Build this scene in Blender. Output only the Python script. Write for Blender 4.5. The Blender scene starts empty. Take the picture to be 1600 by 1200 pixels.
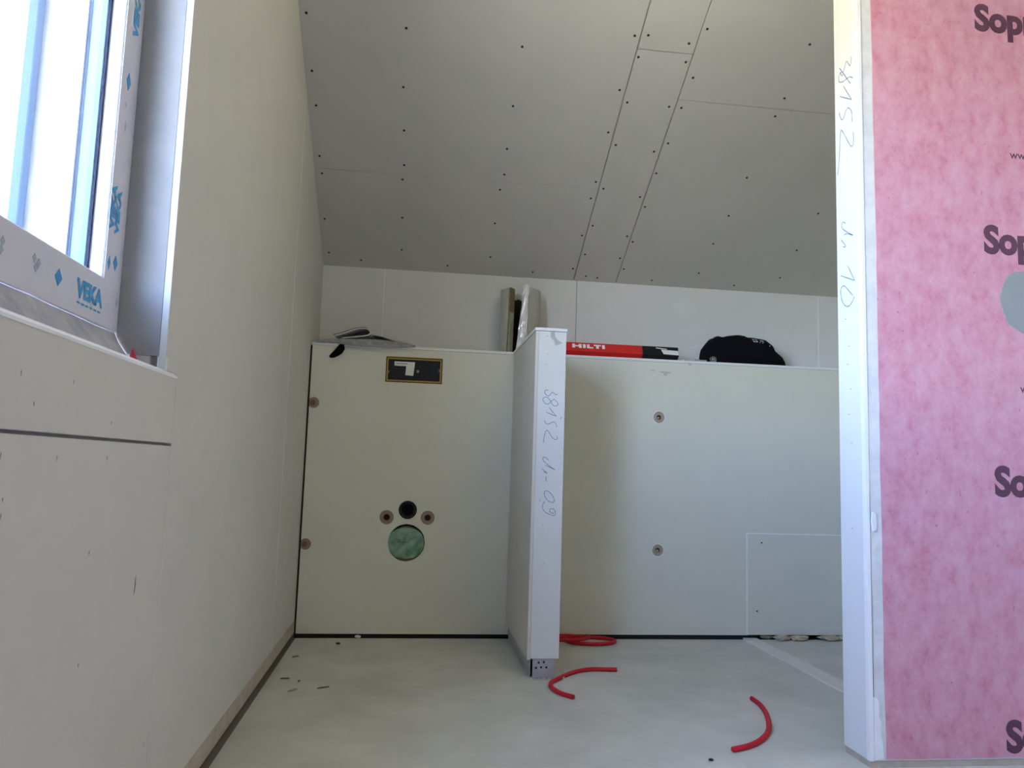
import bpy, bmesh, math, random
from mathutils import Vector, Matrix, noise
random.seed(7)
C = bpy.context.scene.collection
SC = bpy.context.scene

# ---------------------------------------------------------------- camera, sky, exposure
cam_d = bpy.data.cameras.new('camera'); cam = bpy.data.objects.new('camera', cam_d); C.objects.link(cam)
cam_d.sensor_width = 36.0; cam_d.lens = 1206.34 * 36.0 / 1600.0; cam_d.clip_start = 0.01
def cam_axes(yaw, pitch, roll):
    F = Vector((math.sin(yaw)*math.cos(pitch), math.cos(yaw)*math.cos(pitch), math.sin(pitch)))
    R = Vector((math.cos(yaw), -math.sin(yaw), 0)); U = R.cross(F)
    return math.cos(roll)*R + math.sin(roll)*U, -math.sin(roll)*R + math.cos(roll)*U, F
cR, cU, cF = cam_axes(0.12597, 0.10771, 0.03126)
m = Matrix((cR, cU, -cF)).transposed().to_4x4(); m.translation = Vector((0, 0, 0.735))
cam.matrix_world = m
SC.camera = cam

world = bpy.data.worlds.new('overcast_sky'); SC.world = world; world.use_nodes = True
bg = world.node_tree.nodes['Background']
sky = world.node_tree.nodes.new('ShaderNodeTexSky'); sky.sky_type = 'NISHITA'; sky.sun_disc = False
sky.sun_elevation = math.radians(38); sky.sun_rotation = math.radians(9); sky.altitude = 400; sky.dust_density = 1.5
wbn = world.node_tree.nodes.new('ShaderNodeVectorMath'); wbn.operation = 'MULTIPLY'; wbn.inputs[1].default_value = (1.12, 1.0, 1.13)   # camera white balance
world.node_tree.links.new(sky.outputs['Color'], wbn.inputs[0]); world.node_tree.links.new(wbn.outputs[0], bg.inputs['Color'])
bg.inputs['Strength'].default_value = 6.3

sd = bpy.data.lights.new('sun', 'SUN'); sd.energy = 60.0; sd.color = (1.0, 0.92, 0.74); sd.angle = math.radians(0.6)
so_ = bpy.data.objects.new('sun', sd); C.objects.link(so_); so_.location = (3, 14, 12)
SUN = Vector((0.12, 0.78, 0.61)).normalized()           # towards the sun: along the gable, so no direct sun enters
so_.rotation_euler = SUN.to_track_quat('Z', 'Y').to_euler()

pl = bpy.data.lights.new('window_portal', 'AREA'); pl.shape = 'RECTANGLE'; pl.size = 1.12; pl.size_y = 1.78
pl.cycles.is_portal = True
po = bpy.data.objects.new('window_portal', pl); C.objects.link(po)
po.location = (-0.66, 0.512, 1.58); po.rotation_euler = (0, -math.pi/2, 0)

vs = SC.view_settings
vs.view_transform = 'Standard'; vs.look = 'None'; vs.gamma = 1.0; vs.use_curve_mapping = False
vs.exposure = 0.0
SC.cycles.diffuse_bounces = 7; SC.cycles.max_bounces = 12; SC.cycles.transparent_max_bounces = 12
SC.cycles.caustics_reflective = False; SC.cycles.caustics_refractive = False

# ---------------------------------------------------------------- materials
MATS = {}
def mat(name, col, rough=0.8, var=0.0, scale=8.0, bump=0.0, bscale=120.0, metal=0.0, spec=0.3, col2=None, detail=4.0):
    if name in MATS: return MATS[name]
    m = bpy.data.materials.new(name); m.use_nodes = True; nt = m.node_tree; b = nt.nodes['Principled BSDF']
    b.inputs['Base Color'].default_value = (*col, 1); b.inputs['Roughness'].default_value = rough
    b.inputs['Metallic'].default_value = metal; b.inputs['Specular IOR Level'].default_value = spec
    tc = nt.nodes.new('ShaderNodeTexCoord')
    if var or col2:
        n = nt.nodes.new('ShaderNodeTexNoise'); n.inputs['Scale'].default_value = scale; n.inputs['Detail'].default_value = detail
        n.inputs['Roughness'].default_value = 0.62
        nt.links.new(tc.outputs['Object'], n.inputs['Vector'])
        r = nt.nodes.new('ShaderNodeValToRGB'); r.color_ramp.elements[0].position = 0.32; r.color_ramp.elements[1].position = 0.68
        lo = col2 if col2 else tuple(max(0, c*(1-var)) for c in col)
        hi = col if col2 else tuple(min(1, c*(1+var)) for c in col)
        r.color_ramp.elements[0].color = (*lo, 1); r.color_ramp.elements[1].color = (*hi, 1)
        nt.links.new(n.outputs['Fac'], r.inputs['Fac']); nt.links.new(r.outputs['Color'], b.inputs['Base Color'])
    if bump:
        n2 = nt.nodes.new('ShaderNodeTexNoise'); n2.inputs['Scale'].default_value = bscale; n2.inputs['Detail'].default_value = 3
        nt.links.new(tc.outputs['Object'], n2.inputs['Vector'])
        bn = nt.nodes.new('ShaderNodeBump'); bn.inputs['Strength'].default_value = bump; bn.inputs['Distance'].default_value = 0.002
        nt.links.new(n2.outputs['Fac'], bn.inputs['Height']); nt.links.new(bn.outputs['Normal'], b.inputs['Normal'])
    MATS[name] = m
    return m
GYP = mat('gypsum_paper', (0.66, 0.63, 0.57), 0.85, 0.018, 5, 0.06, 90)
GYPC = mat('gypsum_ceiling', (0.58, 0.56, 0.515), 0.85, 0.02, 4, 0.06, 90)
GYPP = mat('gypsum_green_paper', (0.72, 0.71, 0.62), 0.85, 0.02, 4, 0.06, 90)
CUT = mat('gypsum_cut_edge', (0.80, 0.80, 0.785), 0.9)
GYPE = mat('gypsum_end_paper', (0.70, 0.70, 0.695), 0.85, 0.02, 6, 0.06, 90)
FILL = mat('joint_filler', (0.90, 0.90, 0.88), 0.9)
PLAST = mat('plaster_filler', (0.86, 0.86, 0.86), 0.9, 0.05, 30, 0.3, 80)
GRYPL = mat('grey_plaster', (0.70, 0.70, 0.705), 0.9, 0.08, 24, 0.2, 60)
MAS = mat('masonry', (0.42, 0.40, 0.37), 0.95, 0.1, 12)
CONC = mat('screed', (0.66, 0.66, 0.61), 0.75, 0, 3.2, 0.25, 45, col2=(0.53, 0.53, 0.495), detail=7)
WOODB = mat('beige_batten', (0.50, 0.43, 0.35), 0.9, 0.12, 20, 0.3, 60)
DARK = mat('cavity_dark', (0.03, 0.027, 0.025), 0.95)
STEEL = mat('galvanised_steel', (0.52, 0.52, 0.55), 0.45, 0.08, 30, metal=0.6)
CHROME = mat('bolt_steel', (0.62, 0.52, 0.40), 0.2, metal=1.0)
SCREW = mat('black_phosphate', (0.02, 0.02, 0.02), 0.6)
PVC = mat('white_pvc', (0.82, 0.82, 0.85), 0.35)
FILM = mat('protective_film', (0.70, 0.68, 0.73), 0.4, 0.03, 14)
BLUEP = mat('blue_print', (0.08, 0.34, 0.62), 0.6)
FAINTP = mat('faint_print', (0.42, 0.45, 0.52), 0.6)
GASK = mat('gasket', (0.012, 0.008, 0.03), 0.6)
SPAC = mat('glazing_spacer', (0.14, 0.22, 0.30), 0.6)
PENC = mat('blue_pencil', (0.15, 0.24, 0.39), 0.7)
BROWN = mat('brown_plastic', (0.20, 0.15, 0.115), 0.7)
SLEEVE = mat('bolt_sleeve_brown', (0.31, 0.225, 0.16), 0.7)
BEIGE = mat('socket_beige', (0.40, 0.335, 0.25), 0.8)
BLACKP = mat('black_plastic', (0.012, 0.012, 0.016), 0.5)
OCHRE = mat('ochre_rim', (0.16, 0.09, 0.008), 0.7)
YELL = mat('yellow_rim', (0.50, 0.33, 0.09), 0.7)
PAPERW = mat('label_paper', (0.78, 0.77, 0.74), 0.8)
GREEN = mat('green_film', (0.10, 0.27, 0.15), 0.3, 0, 26, 0.5, 40, col2=(0.33, 0.47, 0.41))
OLIVE = mat('olive_pipe', (0.12, 0.11, 0.05), 0.6)
RED = mat('red_conduit', (0.58, 0.012, 0.03), 0.42)
REDC = mat('red_carton', (0.62, 0.02, 0.02), 0.5)
WHITEP = mat('white_print', (0.85, 0.85, 0.85), 0.6)
BLACKC = mat('black_cloth', (0.006, 0.006, 0.009), 0.95, 0, 0, 0.4, 60, spec=0.1)
NEWS = mat('newsprint', (0.42, 0.42, 0.40), 0.85, 0, 60, col2=(0.24, 0.24, 0.24))
NEWSD = mat('newsprint_dark', (0.10, 0.095, 0.11), 0.8)
NEWSW = mat('newsprint_white', (0.62, 0.62, 0.62), 0.8)
FOILO = mat('foil_outer', (0.50, 0.50, 0.44), 0.55, 0.1, 10, 0.25, 30, metal=0.25)
FOIL = mat('crumpled_foil', (0.93, 0.93, 0.95), 0.28, 0, 0, 1.0, 55, metal=0.45, spec=0.6)
WOOL = mat('tan_wool', (0.24, 0.19, 0.10), 0.95, 0.2, 40, 0.6, 120)
WOOLD = mat('shaded_wool', (0.045, 0.033, 0.022), 0.95, 0.2, 40, 0.6, 120)  # wool colour darkened to paint the shade inside the shell
MORT = mat('grey_sealing', (0.30, 0.32, 0.32), 0.8, 0.05, 20, 0.2, 60)
LETT = mat('membrane_ink', (0.13, 0.055, 0.085), 0.8)
STONE = mat('rubble', (0.55, 0.46, 0.33), 0.95, 0.15, 50, 0.5, 90)
STAIN = mat('smudge', (0.53, 0.52, 0.475), 0.9)
GOUGE = mat('brown_gouge', (0.26, 0.19, 0.14), 0.9)
TORN = mat('torn_paper', (0.46, 0.46, 0.45), 0.9)
STRIP = mat('pale_strip', (0.72, 0.71, 0.67), 0.8, 0.03, 12)
GRASS = mat('gravel', (0.56, 0.50, 0.37), 0.95, 0.12, 0.6)
SCAFF = mat('blue_paint', (0.09, 0.13, 0.19), 0.9, spec=0.05)
REDT = mat('red_tape', (0.45, 0.03, 0.05), 0.6)
SEAL = mat('sealing_fleece', (0.55, 0.55, 0.57), 0.8, 0, 22, 0.4, 40, col2=(0.38, 0.38, 0.44))
# mottled pink waterproofing fleece
def pink():
    m = mat('pink_membrane', (0.66, 0.30, 0.36), 0.9); nt = m.node_tree; b = nt.nodes['Principled BSDF']
    tc = nt.nodes.new('ShaderNodeTexCoord')
    def nz(s, d, sx=1.0, sz=1.0):
        mp = nt.nodes.new('ShaderNodeMapping'); mp.inputs['Scale'].default_value = (sx, 1, sz)
        n = nt.nodes.new('ShaderNodeTexNoise'); n.inputs['Scale'].default_value = s; n.inputs['Detail'].default_value = d
        n.inputs['Roughness'].default_value = 0.65
        nt.links.new(tc.outputs['Object'], mp.inputs['Vector']); nt.links.new(mp.outputs['Vector'], n.inputs['Vector']); return n
    n1 = nz(24, 8, 1.25, 0.85)
    r = nt.nodes.new('ShaderNodeValToRGB'); e = r.color_ramp.elements
    e[0].position = 0.30; e[0].color = (0.56, 0.215, 0.285, 1); e[1].position = 0.66; e[1].color = (0.67, 0.365, 0.45, 1)
    k = e.new(0.46); k.color = (0.63, 0.295, 0.375, 1)
    nt.links.new(n1.outputs['Fac'], r.inputs['Fac'])
    sp_ = nz(75, 3, 1.0, 0.7); r2 = nt.nodes.new('ShaderNodeValToRGB'); r2.color_ramp.elements[0].position = 0.66; r2.color_ramp.elements[1].position = 0.80
    mxc = nt.nodes.new('ShaderNodeMixRGB'); mxc.inputs['Color2'].default_value = (0.42, 0.10, 0.14, 1)
    nt.links.new(sp_.outputs['Fac'], r2.inputs['Fac']); nt.links.new(r2.outputs['Color'], mxc.inputs['Fac']); nt.links.new(r.outputs['Color'], mxc.inputs['Color1'])
    n2 = nz(150, 2)
    bn = nt.nodes.new('ShaderNodeBump'); bn.inputs['Strength'].default_value = 0.35; bn.inputs['Distance'].default_value = 0.002
    nt.links.new(n2.outputs['Fac'], bn.inputs['Height']); nt.links.new(bn.outputs['Normal'], b.inputs['Normal'])
    nt.links.new(mxc.outputs['Color'], b.inputs['Base Color'])
    return m
PINK = pink()
def glassmat(name, tint, refl=1.45):
    m = bpy.data.materials.new(name); m.use_nodes = True; nt = m.node_tree
    for n in list(nt.nodes): nt.nodes.remove(n)
    o = nt.nodes.new('ShaderNodeOutputMaterial'); t = nt.nodes.new('ShaderNodeBsdfTransparent'); g = nt.nodes.new('ShaderNodeBsdfGlossy')
    lw = nt.nodes.new('ShaderNodeLayerWeight'); lw.inputs['Blend'].default_value = 0.5; mx = nt.nodes.new('ShaderNodeMixShader')
    pw = nt.nodes.new('ShaderNodeMath'); pw.operation = 'POWER'; pw.inputs[1].default_value = 5.0
    fr = nt.nodes.new('ShaderNodeMath'); fr.operation = 'MULTIPLY_ADD'; fr.inputs[1].default_value = 0.95; fr.inputs[2].default_value = refl
    nt.links.new(lw.outputs['Facing'], pw.inputs[0]); nt.links.new(pw.outputs[0], fr.inputs[0])
    t.inputs['Color'].default_value = (*tint, 1); g.inputs['Roughness'].default_value = 0.02
    nt.links.new(fr.outputs[0], mx.inputs['Fac']); nt.links.new(t.outputs[0], mx.inputs[1]); nt.links.new(g.outputs[0], mx.inputs[2])
    nt.links.new(mx.outputs[0], o.inputs[0]); return m
GLASS = glassmat('window_glass', (0.96, 0.99, 1.0), 0.02)
CLEARP = glassmat('clear_plastic', (0.88, 0.90, 0.92), 0.32)

# ---------------------------------------------------------------- helpers
def tag(o, label=None, cat=None, group=None, kind=None):
    if label: o['label'] = label
    if cat: o['category'] = cat
    if group: o['group'] = group
    if kind: o['kind'] = kind
    return o
def empty(name, loc, label=None, cat=None, group=None, kind=None):
    o = bpy.data.objects.new(name, None); C.objects.link(o); o.location = loc; o.empty_display_size = 0.05
    return tag(o, label, cat, group, kind)
def rootloc(o):
    v = Vector((0, 0, 0))
    while o: v += o.location; o = o.parent
    return v
def link(name, me, material, parent=None, smooth=False):
    """me is in world coordinates; shift it into the parent's frame"""
    o = bpy.data.objects.new(name, me); C.objects.link(o)
    if material: me.materials.append(material)
    if parent:
        me.transform(Matrix.Translation(-rootloc(parent))); o.parent = parent
    if smooth: me.shade_smooth()
    return o
class MB:
    def __init__(s): s.v = []; s.f = []
    def add(s, vs, fs):
        n = len(s.v); s.v += [tuple(x) for x in vs]; s.f += [tuple(i+n for i in f) for f in fs]; return s
    def box(s, x0, x1, y0, y1, z0, z1):
        return s.add([(x0,y0,z0),(x1,y0,z0),(x1,y1,z0),(x0,y1,z0),(x0,y0,z1),(x1,y0,z1),(x1,y1,z1),(x0,y1,z1)],
                     [(3,2,1,0),(4,5,6,7),(0,1,5,4),(1,2,6,5),(2,3,7,6),(3,0,4,7)])
    def prism(s, poly, axis, a0, a1):
        P = {'x': lambda p, a: (a, p[0], p[1]), 'y': lambda p, a: (p[0], a, p[1]), 'z': lambda p, a: (p[0], p[1], a)}[axis]
        n = len(poly)
        return s.add([P(p, a0) for p in poly] + [P(p, a1) for p in poly],
                     [tuple(range(n))[::-1], tuple(range(n, 2*n))] + [(i, (i+1) % n, n+(i+1) % n, n+i) for i in range(n)])
    def tube(s, pts, r, sides=8, closed=False, rib=0.0):
        pts = [Vector(p) for p in pts]; n = len(pts); vs = []; fs = []
        for i, p in enumerate(pts):
            a = pts[i-1] if (i > 0 or closed) else pts[i]; b = pts[(i+1) % n] if (i < n-1 or closed) else pts[i]
            t = (b-a).normalized(); up = Vector((0,0,1)) if abs(t.z) < 0.95 else Vector((0,1,0))
            u = t.cross(up).normalized(); w = u.cross(t); rr = r*(1-rib*(i % 2))
            for k in range(sides):
                an = 2*math.pi*k/sides; vs.append(p + (u*math.cos(an)+w*math.sin(an))*rr)
        for i in range(n if closed else n-1):
            for k in range(sides):
                j = (i+1) % n; fs.append((i*sides+k, i*sides+(k+1) % sides, j*sides+(k+1) % sides, j*sides+k))
        if not closed:
            fs.append(tuple(range(sides))[::-1]); fs.append(tuple((n-1)*sides+k for k in range(sides)))
        return s.add(vs, fs)
    def ring(s, c, r0, r1, y0, y1, n=24, sx=1.0):      # annulus about the y axis
        vs = []; fs = []
        for k in range(n):
            a = 2*math.pi*k/n; ca, sa = math.cos(a)*sx, math.sin(a)
            vs += [(c[0]+r0*ca, y0, c[1]+r0*sa), (c[0]+r1*ca, y0, c[1]+r1*sa), (c[0]+r1*ca, y1, c[1]+r1*sa), (c[0]+r0*ca, y1, c[1]+r0*sa)]
        for k in range(n):
            a = 4*k; b = 4*((k+1) % n)
            fs += [(a, a+1, b+1, b), (a+1, a+2, b+2, b+1), (a+2, a+3, b+3, b+2), (a+3, a, b, b+3)]
        return s.add(vs, fs)
    def frame(s, outer, inner, x0, x1):                # rectangular ring in the yz plane
        (a0,a1,b0,b1), (c0,c1,d0,d1) = outer, inner
        O = [(a0,b0),(a1,b0),(a1,b1),(a0,b1)]; I = [(c0,d0),(c1,d0),(c1,d1),(c0,d1)]
        vs = [(x, *p) for x in (x0, x1) for p in O+I]; fs = []
        for k in range(4):
            j = (k+1) % 4
            fs += [(k, j, 4+j, 4+k), (8+k, 12+k, 12+j, 8+j), (k, 8+k, 8+j, j), (4+k, 4+j, 12+j, 12+k)]
        return s.add(vs, fs)
    def mesh(s, name, bevel=0.0, seg=1):
        me = bpy.data.meshes.new(name); me.from_pydata(s.v, [], s.f); me.validate()
        bm = bmesh.new(); bm.from_mesh(me); bmesh.ops.recalc_face_normals(bm, faces=bm.faces)
        if bevel:
            bmesh.ops.bevel(bm, geom=[e for e in bm.edges if len(e.link_faces) == 2 and e.calc_face_angle(0) > 0.5], offset=bevel, segments=seg, affect='EDGES', profile=0.5)
        bm.to_mesh(me); bm.free(); return me
    def build(s, name, material, parent=None, bevel=0.0, seg=1, smooth=False):
        return link(name, s.mesh(name, bevel, seg), material, parent, smooth)
def circ(c, r, n=28, jit=0.0):
    return [(c[0]+r*(1+random.uniform(-jit, jit))*math.cos(2*math.pi*k/n), c[1]+r*(1+random.uniform(-jit, jit))*math.sin(2*math.pi*k/n)) for k in range(n)]
def plate(name, outer, holes, y0, y1, material, parent):
    """board in the xz plane, real holes, from y0 back to y1"""
    bm = bmesh.new(); es = []
    for lp in [outer]+holes:
        vs = [bm.verts.new((p[0], y0, p[1])) for p in lp]
        es += [bm.edges.new((vs[i], vs[(i+1) % len(vs)])) for i in range(len(vs))]
    bmesh.ops.triangle_fill(bm, use_beauty=True, edges=es)
    ex = bmesh.ops.extrude_face_region(bm, geom=list(bm.faces))
    bmesh.ops.translate(bm, vec=(0, y1-y0, 0), verts=[g for g in ex['geom'] if isinstance(g, bmesh.types.BMVert)])
    bmesh.ops.recalc_face_normals(bm, faces=bm.faces)
    me = bpy.data.meshes.new(name); bm.to_mesh(me); bm.free()
    return link(name, me, material, parent)
def text_raw(s, bold=0.0):
    cu = bpy.data.curves.new('lettering', 'FONT'); cu.body = s; cu.size = 1.0; cu.offset = bold; cu.resolution_u = 4; cu.extrude = 0.0
    o = bpy.data.objects.new('lettering', cu); C.objects.link(o)
    dg = bpy.context.evaluated_depsgraph_get(); dg.update()
    me = bpy.data.meshes.new_from_object(o.evaluated_get(dg)); bpy.data.objects.remove(o); bpy.data.curves.remove(cu); return me
CAPH = {}
def text(name, s, org, right, up, cap, material, parent, bold=0.0, sx=1.0, width=None):
    if bold not in CAPH:
        h = text_raw('H', bold); CAPH[bold] = max(v.co.y for v in h.vertices)-min(v.co.y for v in h.vertices)
    me = text_raw(s, bold); k = cap/CAPH[bold]
    xs = [v.co.x for v in me.vertices]; x0 = min(xs); kx = k*sx if width is None else width/(max(xs)-x0)
    right = Vector(right); up = Vector(up); n = right.cross(up)
    for v in me.vertices:
        v.co = Vector(org) + right*((v.co.x-x0)*kx) + up*(v.co.y*k) + n*0.0006
    o = link(name, me, material, parent)
    return o
def catmull(pts, n=6):
    pts = [Vector(p) for p in pts]; out = []
    for i in range(len(pts)-1):
        p0 = pts[max(i-1, 0)]; p1 = pts[i]; p2 = pts[i+1]; p3 = pts[min(i+2, len(pts)-1)]
        for k in range(n):
            t = k/n
            out.append(0.5*((2*p1)+(p2-p0)*t+(2*p0-5*p1+4*p2-p3)*t*t+(3*p1-p0-3*p2+p3)*t**3))
    out.append(pts[-1]); return out
def ink(name, strokes, to3d, w, material, parent):
    """hand-drawn strokes: narrow flat ribbons lying on the surface"""
    mb = MB()
    for st in strokes:
        P = catmull([(a, b, 0) for a, b in st], 5)
        vs = []; n = len(P)
        for i, p in enumerate(P):
            t = (P[min(i+1, n-1)]-P[max(i-1, 0)]); t = t.normalized() if t.length else Vector((1, 0, 0))
            q = Vector((-t.y, t.x, 0))*w/2*(0.7+0.5*abs(math.sin(i*0.7)))
            vs += [to3d(p.x+q.x, p.y+q.y), to3d(p.x-q.x, p.y-q.y)]
        mb.add(vs, [(2*i, 2*i+1, 2*i+3, 2*i+2) for i in range(n-1)])
    return mb.build(name, material, parent)
def rock(name, c, size, material, parent=None, sub=2, amp=0.35, seed=0, flat=None):
    bm = bmesh.new(); bmesh.ops.create_icosphere(bm, subdivisions=sub, radius=1.0)
    for v in bm.verts:
        n = noise.noise(v.co*1.7+Vector((seed*3.1, seed, -seed)))
        v.co *= 1+amp*n
        v.co = Vector((v.co.x*size[0], v.co.y*size[1], v.co.z*size[2]))+Vector(c)
        if flat is not None: v.co.z = max(v.co.z, flat)
    me = bpy.data.meshes.new(name); bm.to_mesh(me); bm.free()
    return link(name, me, material, parent)

# ---------------------------------------------------------------- dimensions (metres)
WX = -0.455                      # face of the left wall
PY = 3.40                        # face of the installation wall
BY = 3.68                        # knee wall
KZ = 1.664                       # knee height
TAN = math.tan(math.radians(30)); CO = math.cos(math.radians(30)); SI = 0.5
FZ = 2.75; FY = BY-(FZ-KZ)/TAN   # flat ceiling
XR = 2.70; YN = -1.40
def roof(y): return KZ+(BY-max(y, FY))*TAN

# ---------------------------------------------------------------- shell
MB().box(-0.94, XR+0.2, YN-0.2, BY+0.2, -0.12, 0.0).build('floor', CONC)
tag(bpy.data.objects['floor'], 'bare grey screed floor of the unfinished bathroom', 'floor', kind='structure')

ce = MB().prism([(BY+0.25, KZ+0.014-0.25*TAN), (FY, FZ+0.014), (YN-0.25, FZ+0.014), (YN-0.25, FZ+0.16), (FY, FZ+0.16), (BY+0.25, KZ+0.16-0.25*TAN)], 'x', -0.96, XR+0.22).build('ceiling', DARK)
tag(ce, 'sloping ceiling clad with screwed gypsum boards', 'ceiling', kind='structure')
def cpt(x, s, h=0.0):            # a point on the slope: across, up the slope, height off the face into the room
    return (x, BY-s*CO-h*SI, KZ+s*SI-h*CO)
SM = (FZ-KZ)/SI
def cboard(x0, x1, s0, s1):
    vs = [cpt(x, s, h) for h in (0.0, -0.0125) for (x, s) in ((x0,s0),(x1,s0),(x1,s1),(x0,s1))]
    return MB().add(vs, [(0,1,2,3),(7,6,5,4),(0,4,5,1),(1,5,6,2),(2,6,7,3),(3,7,4,0)]).build('gypsum_board', GYPC, ce, 0.0018)
cb = [cboard(WX-0.012, 0.7551, -0.01, 0.5712), cboard(WX-0.012, 0.7551, 0.5722, SM),
      cboard(0.7582, 0.9691, -0.01, 1.2285), cboard(0.7582, 0.9691, 1.2305, SM),
      cboard(0.9722, XR+0.01, -0.01, 1.0392), cboard(0.9722, XR+0.01, 1.0404, SM)]
MB().box(WX-0.012, XR+0.01, YN-0.01, FY, FZ, FZ+0.0125).build('gypsum_board', GYPC, ce)
SCREWS = [(-0.431,1.239),(-0.429,1.018),(-0.425,0.872),(-0.429,0.634),(-0.425,0.546),(-0.431,0.293),(-0.424,0.086),(-0.278,0.049),(-0.086,1.22),(-0.093,0.985),(-0.087,0.792),(-0.084,0.622),(-0.09,0.546),(-0.088,0.332),(-0.088,0.134),(0.131,0.049),(0.334,1.194),(0.332,0.946),(0.333,0.745),(0.338,0.614),(0.329,0.531),(0.328,0.337),(0.33,0.125),(0.546,0.043),(0.734,1.279),(0.783,1.286),(0.941,1.271),(0.99,1.332),(0.769,1.199),(0.952,1.198),(1.0,1.138),(0.732,1.058),(0.775,1.008),(0.945,1.006),(0.995,1.006),(0.732,0.865),(0.777,0.808),(0.991,0.838),(0.944,0.792),(0.985,0.684),(0.736,0.613),(0.777,0.58),(0.733,0.522),(0.949,0.55),(0.986,0.497),(0.775,0.365),(0.738,0.301),(0.95,0.316),(0.985,0.283),(0.777,0.183),(0.951,0.173),(0.738,0.083),(0.812,0.037),(0.87,0.031),(0.987,0.103),(1.147,0.037),(1.367,0.108),(1.575,0.038),(1.788,0.112),(1.792,0.302),(1.372,0.307),(1.383,0.482),(1.792,0.534),(1.386,0.699),(1.385,1.007),(1.389,1.089),(1.39,1.315)]
hd = MB(); k8 = [(0.0052*math.cos(i*math.pi/4), 0.0052*math.sin(i*math.pi/4)) for i in range(8)]
hd.prism(k8, 'z', -0.001, 0.0005); hm = hd.mesh('screw'); hm.materials.append(SCREW)
CROT = Matrix(((1,0,0),(0,-CO,-SI),(0,SI,-CO)))      # local z -> into the room
for (x, s) in SCREWS:
    bd = cb[0 if s < 0.5715 else 1] if x < 0.757 else (cb[2 if s < 1.2295 else 3] if x < 0.971 else cb[4 if s < 1.04 else 5])
    o = bpy.data.objects.new('screw', hm); C.objects.link(o); o.parent = bd; o.location = cpt(x, s); o.rotation_euler = CROT.to_euler()

# left (gable) wall : masonry with the window opening, clad in gypsum board
OY0, OY1, OZ0, OZ1 = -0.45, 1.488, 0.884, 2.20
wl = MB()
wl.box(-0.92, WX-0.013, YN-0.2, OY0-0.012, 0, 2.76).box(-0.92, WX-0.013, OY0-0.012, OY1, 0, OZ0).box(-0.92, WX-0.013, OY0-0.012, OY1, OZ1+0.012, 2.76)
wl.prism([(OY1, 0), (BY+0.2, 0), (BY+0.2, roof(BY)-0.1), (BY, KZ+0.012), (FY, FZ+0.012), (OY1, FZ+0.012)], 'x', -0.92, WX-0.013)
wl = wl.build('wall_left', MAS)
tag(wl, 'left gable wall clad in pale gypsum board with the window', 'wall', kind='structure')
def wboard(poly): return MB().prism(poly, 'x', WX-0.0125, WX).build('gypsum_board', GYP, wl, 0.0008)
wboard([(YN, 0.07), (1.5475, 0.07), (1.5475, 0.7555), (YN, 0.7555)])
wboard([(YN, 0.7605), (1.5485, 0.7605), (1.5485, 0.889), (YN, 0.889)])
C1 = wboard([(1.5490, 0.07), (2.8655, 0.07), (2.8655, roof(2.8655)), (FY, FZ), (1.475, FZ), (1.475, 0.8945), (1.5490, 0.8925)])
wboard([(2.8690, 0.07), (BY, 0.07), (BY, KZ), (2.8690, roof(2.8690))])
wboard([(YN, 0.8905), (OY0, 0.8905), (OY0, FZ), (YN, FZ)])
wboard([(OY0+0.001, OZ1), (1.4745, OZ1), (1.4745, FZ), (OY0+0.001, FZ)])
MB().prism([(2.8652, 0.07), (2.8695, 0.07), (2.8695, roof(2.8695)), (2.8652, roof(2.8652))], 'x', WX-0.006, WX+0.0005).build('joint_filler', FILL, wl)
# reveal boards
MB().box(-0.545, WX-0.0128, 1.475, 1.4875, 0.918, OZ1).build('reveal_board', mat('shaded_reveal_board', (0.33, 0.325, 0.32), 0.85, 0.05, 14, 0.1, 60), wl, 0.001)  # board greyed to put the missing jamb shade into its colour
MB().box(-0.545, WX-0.0128, OY0-0.012, OY0, 0.90, OZ1).build('reveal_board', GYP, wl)
MB().box(-0.545, WX-0.0128, OY0, 1.475, OZ1, OZ1+0.012).build('reveal_board', GYP, wl)
MB().box(-0.505, -0.482, 1.472, 1.487, 0.884, 0.917).build('mortar_pad', mat('mortar_pad', (0.55, 0.52, 0.49), 0.9), wl)
MB().box(-0.470, WX+0.0002, 1.476, 1.486, 0.893, 0.9178).build('mortar_pad', CUT, wl)
ed = [(WX-0.012, 0.8935), (WX-0.003, 0.8935), (WX+0.0012, 0.8885), (WX+0.0012, 0.8840), (WX-0.012, 0.8840)]
MB().add([(x, y, z) for y in (YN, 1.5475) for x, z in ed], [(0,1,2,3,4), (9,8,7,6,5)]+[(i, 5+i, 5+(i+1) % 5, (i+1) % 5) for i in range(5)]).build('cut_edge', mat('fresh_cut', (0.88, 0.87, 0.85), 0.9), wl)
MARKS = [(1.0722,0.7286),(1.2383,0.7299),(0.9327,0.7304),(0.9465,0.6809),(0.946,0.6624),(1.2024,0.5935),(1.1992,0.437),(1.522,0.2195),(1.2438,0.7833),(0.9595,0.8265),(0.9971,0.7935),(1.1003,0.8309)]
for i, (y, z) in enumerate(MARKS):
    h = 0.0028+0.0022*random.random(); w = 0.0014
    MB().prism([(y-w, z), (y, z-h), (y+w*0.6, z-0.2*h), (y+w*0.7, z+h*0.7), (y-0.3*w, z+h)], 'x', WX-0.001, WX+0.0003).build('scuff_mark', GOUGE if i in (5, 6, 1, 10) else mat('grey_scuff', (0.30, 0.29, 0.29), 0.9), wl)
MB().prism([(1.405, 0.501), (1.409, 0.505), (1.4115, 0.517), (1.4105, 0.527), (1.408, 0.5335), (1.4065, 0.523), (1.4065, 0.513)], 'x', WX-0.001, WX+0.0003).build('gouge', GOUGE, wl)

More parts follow.
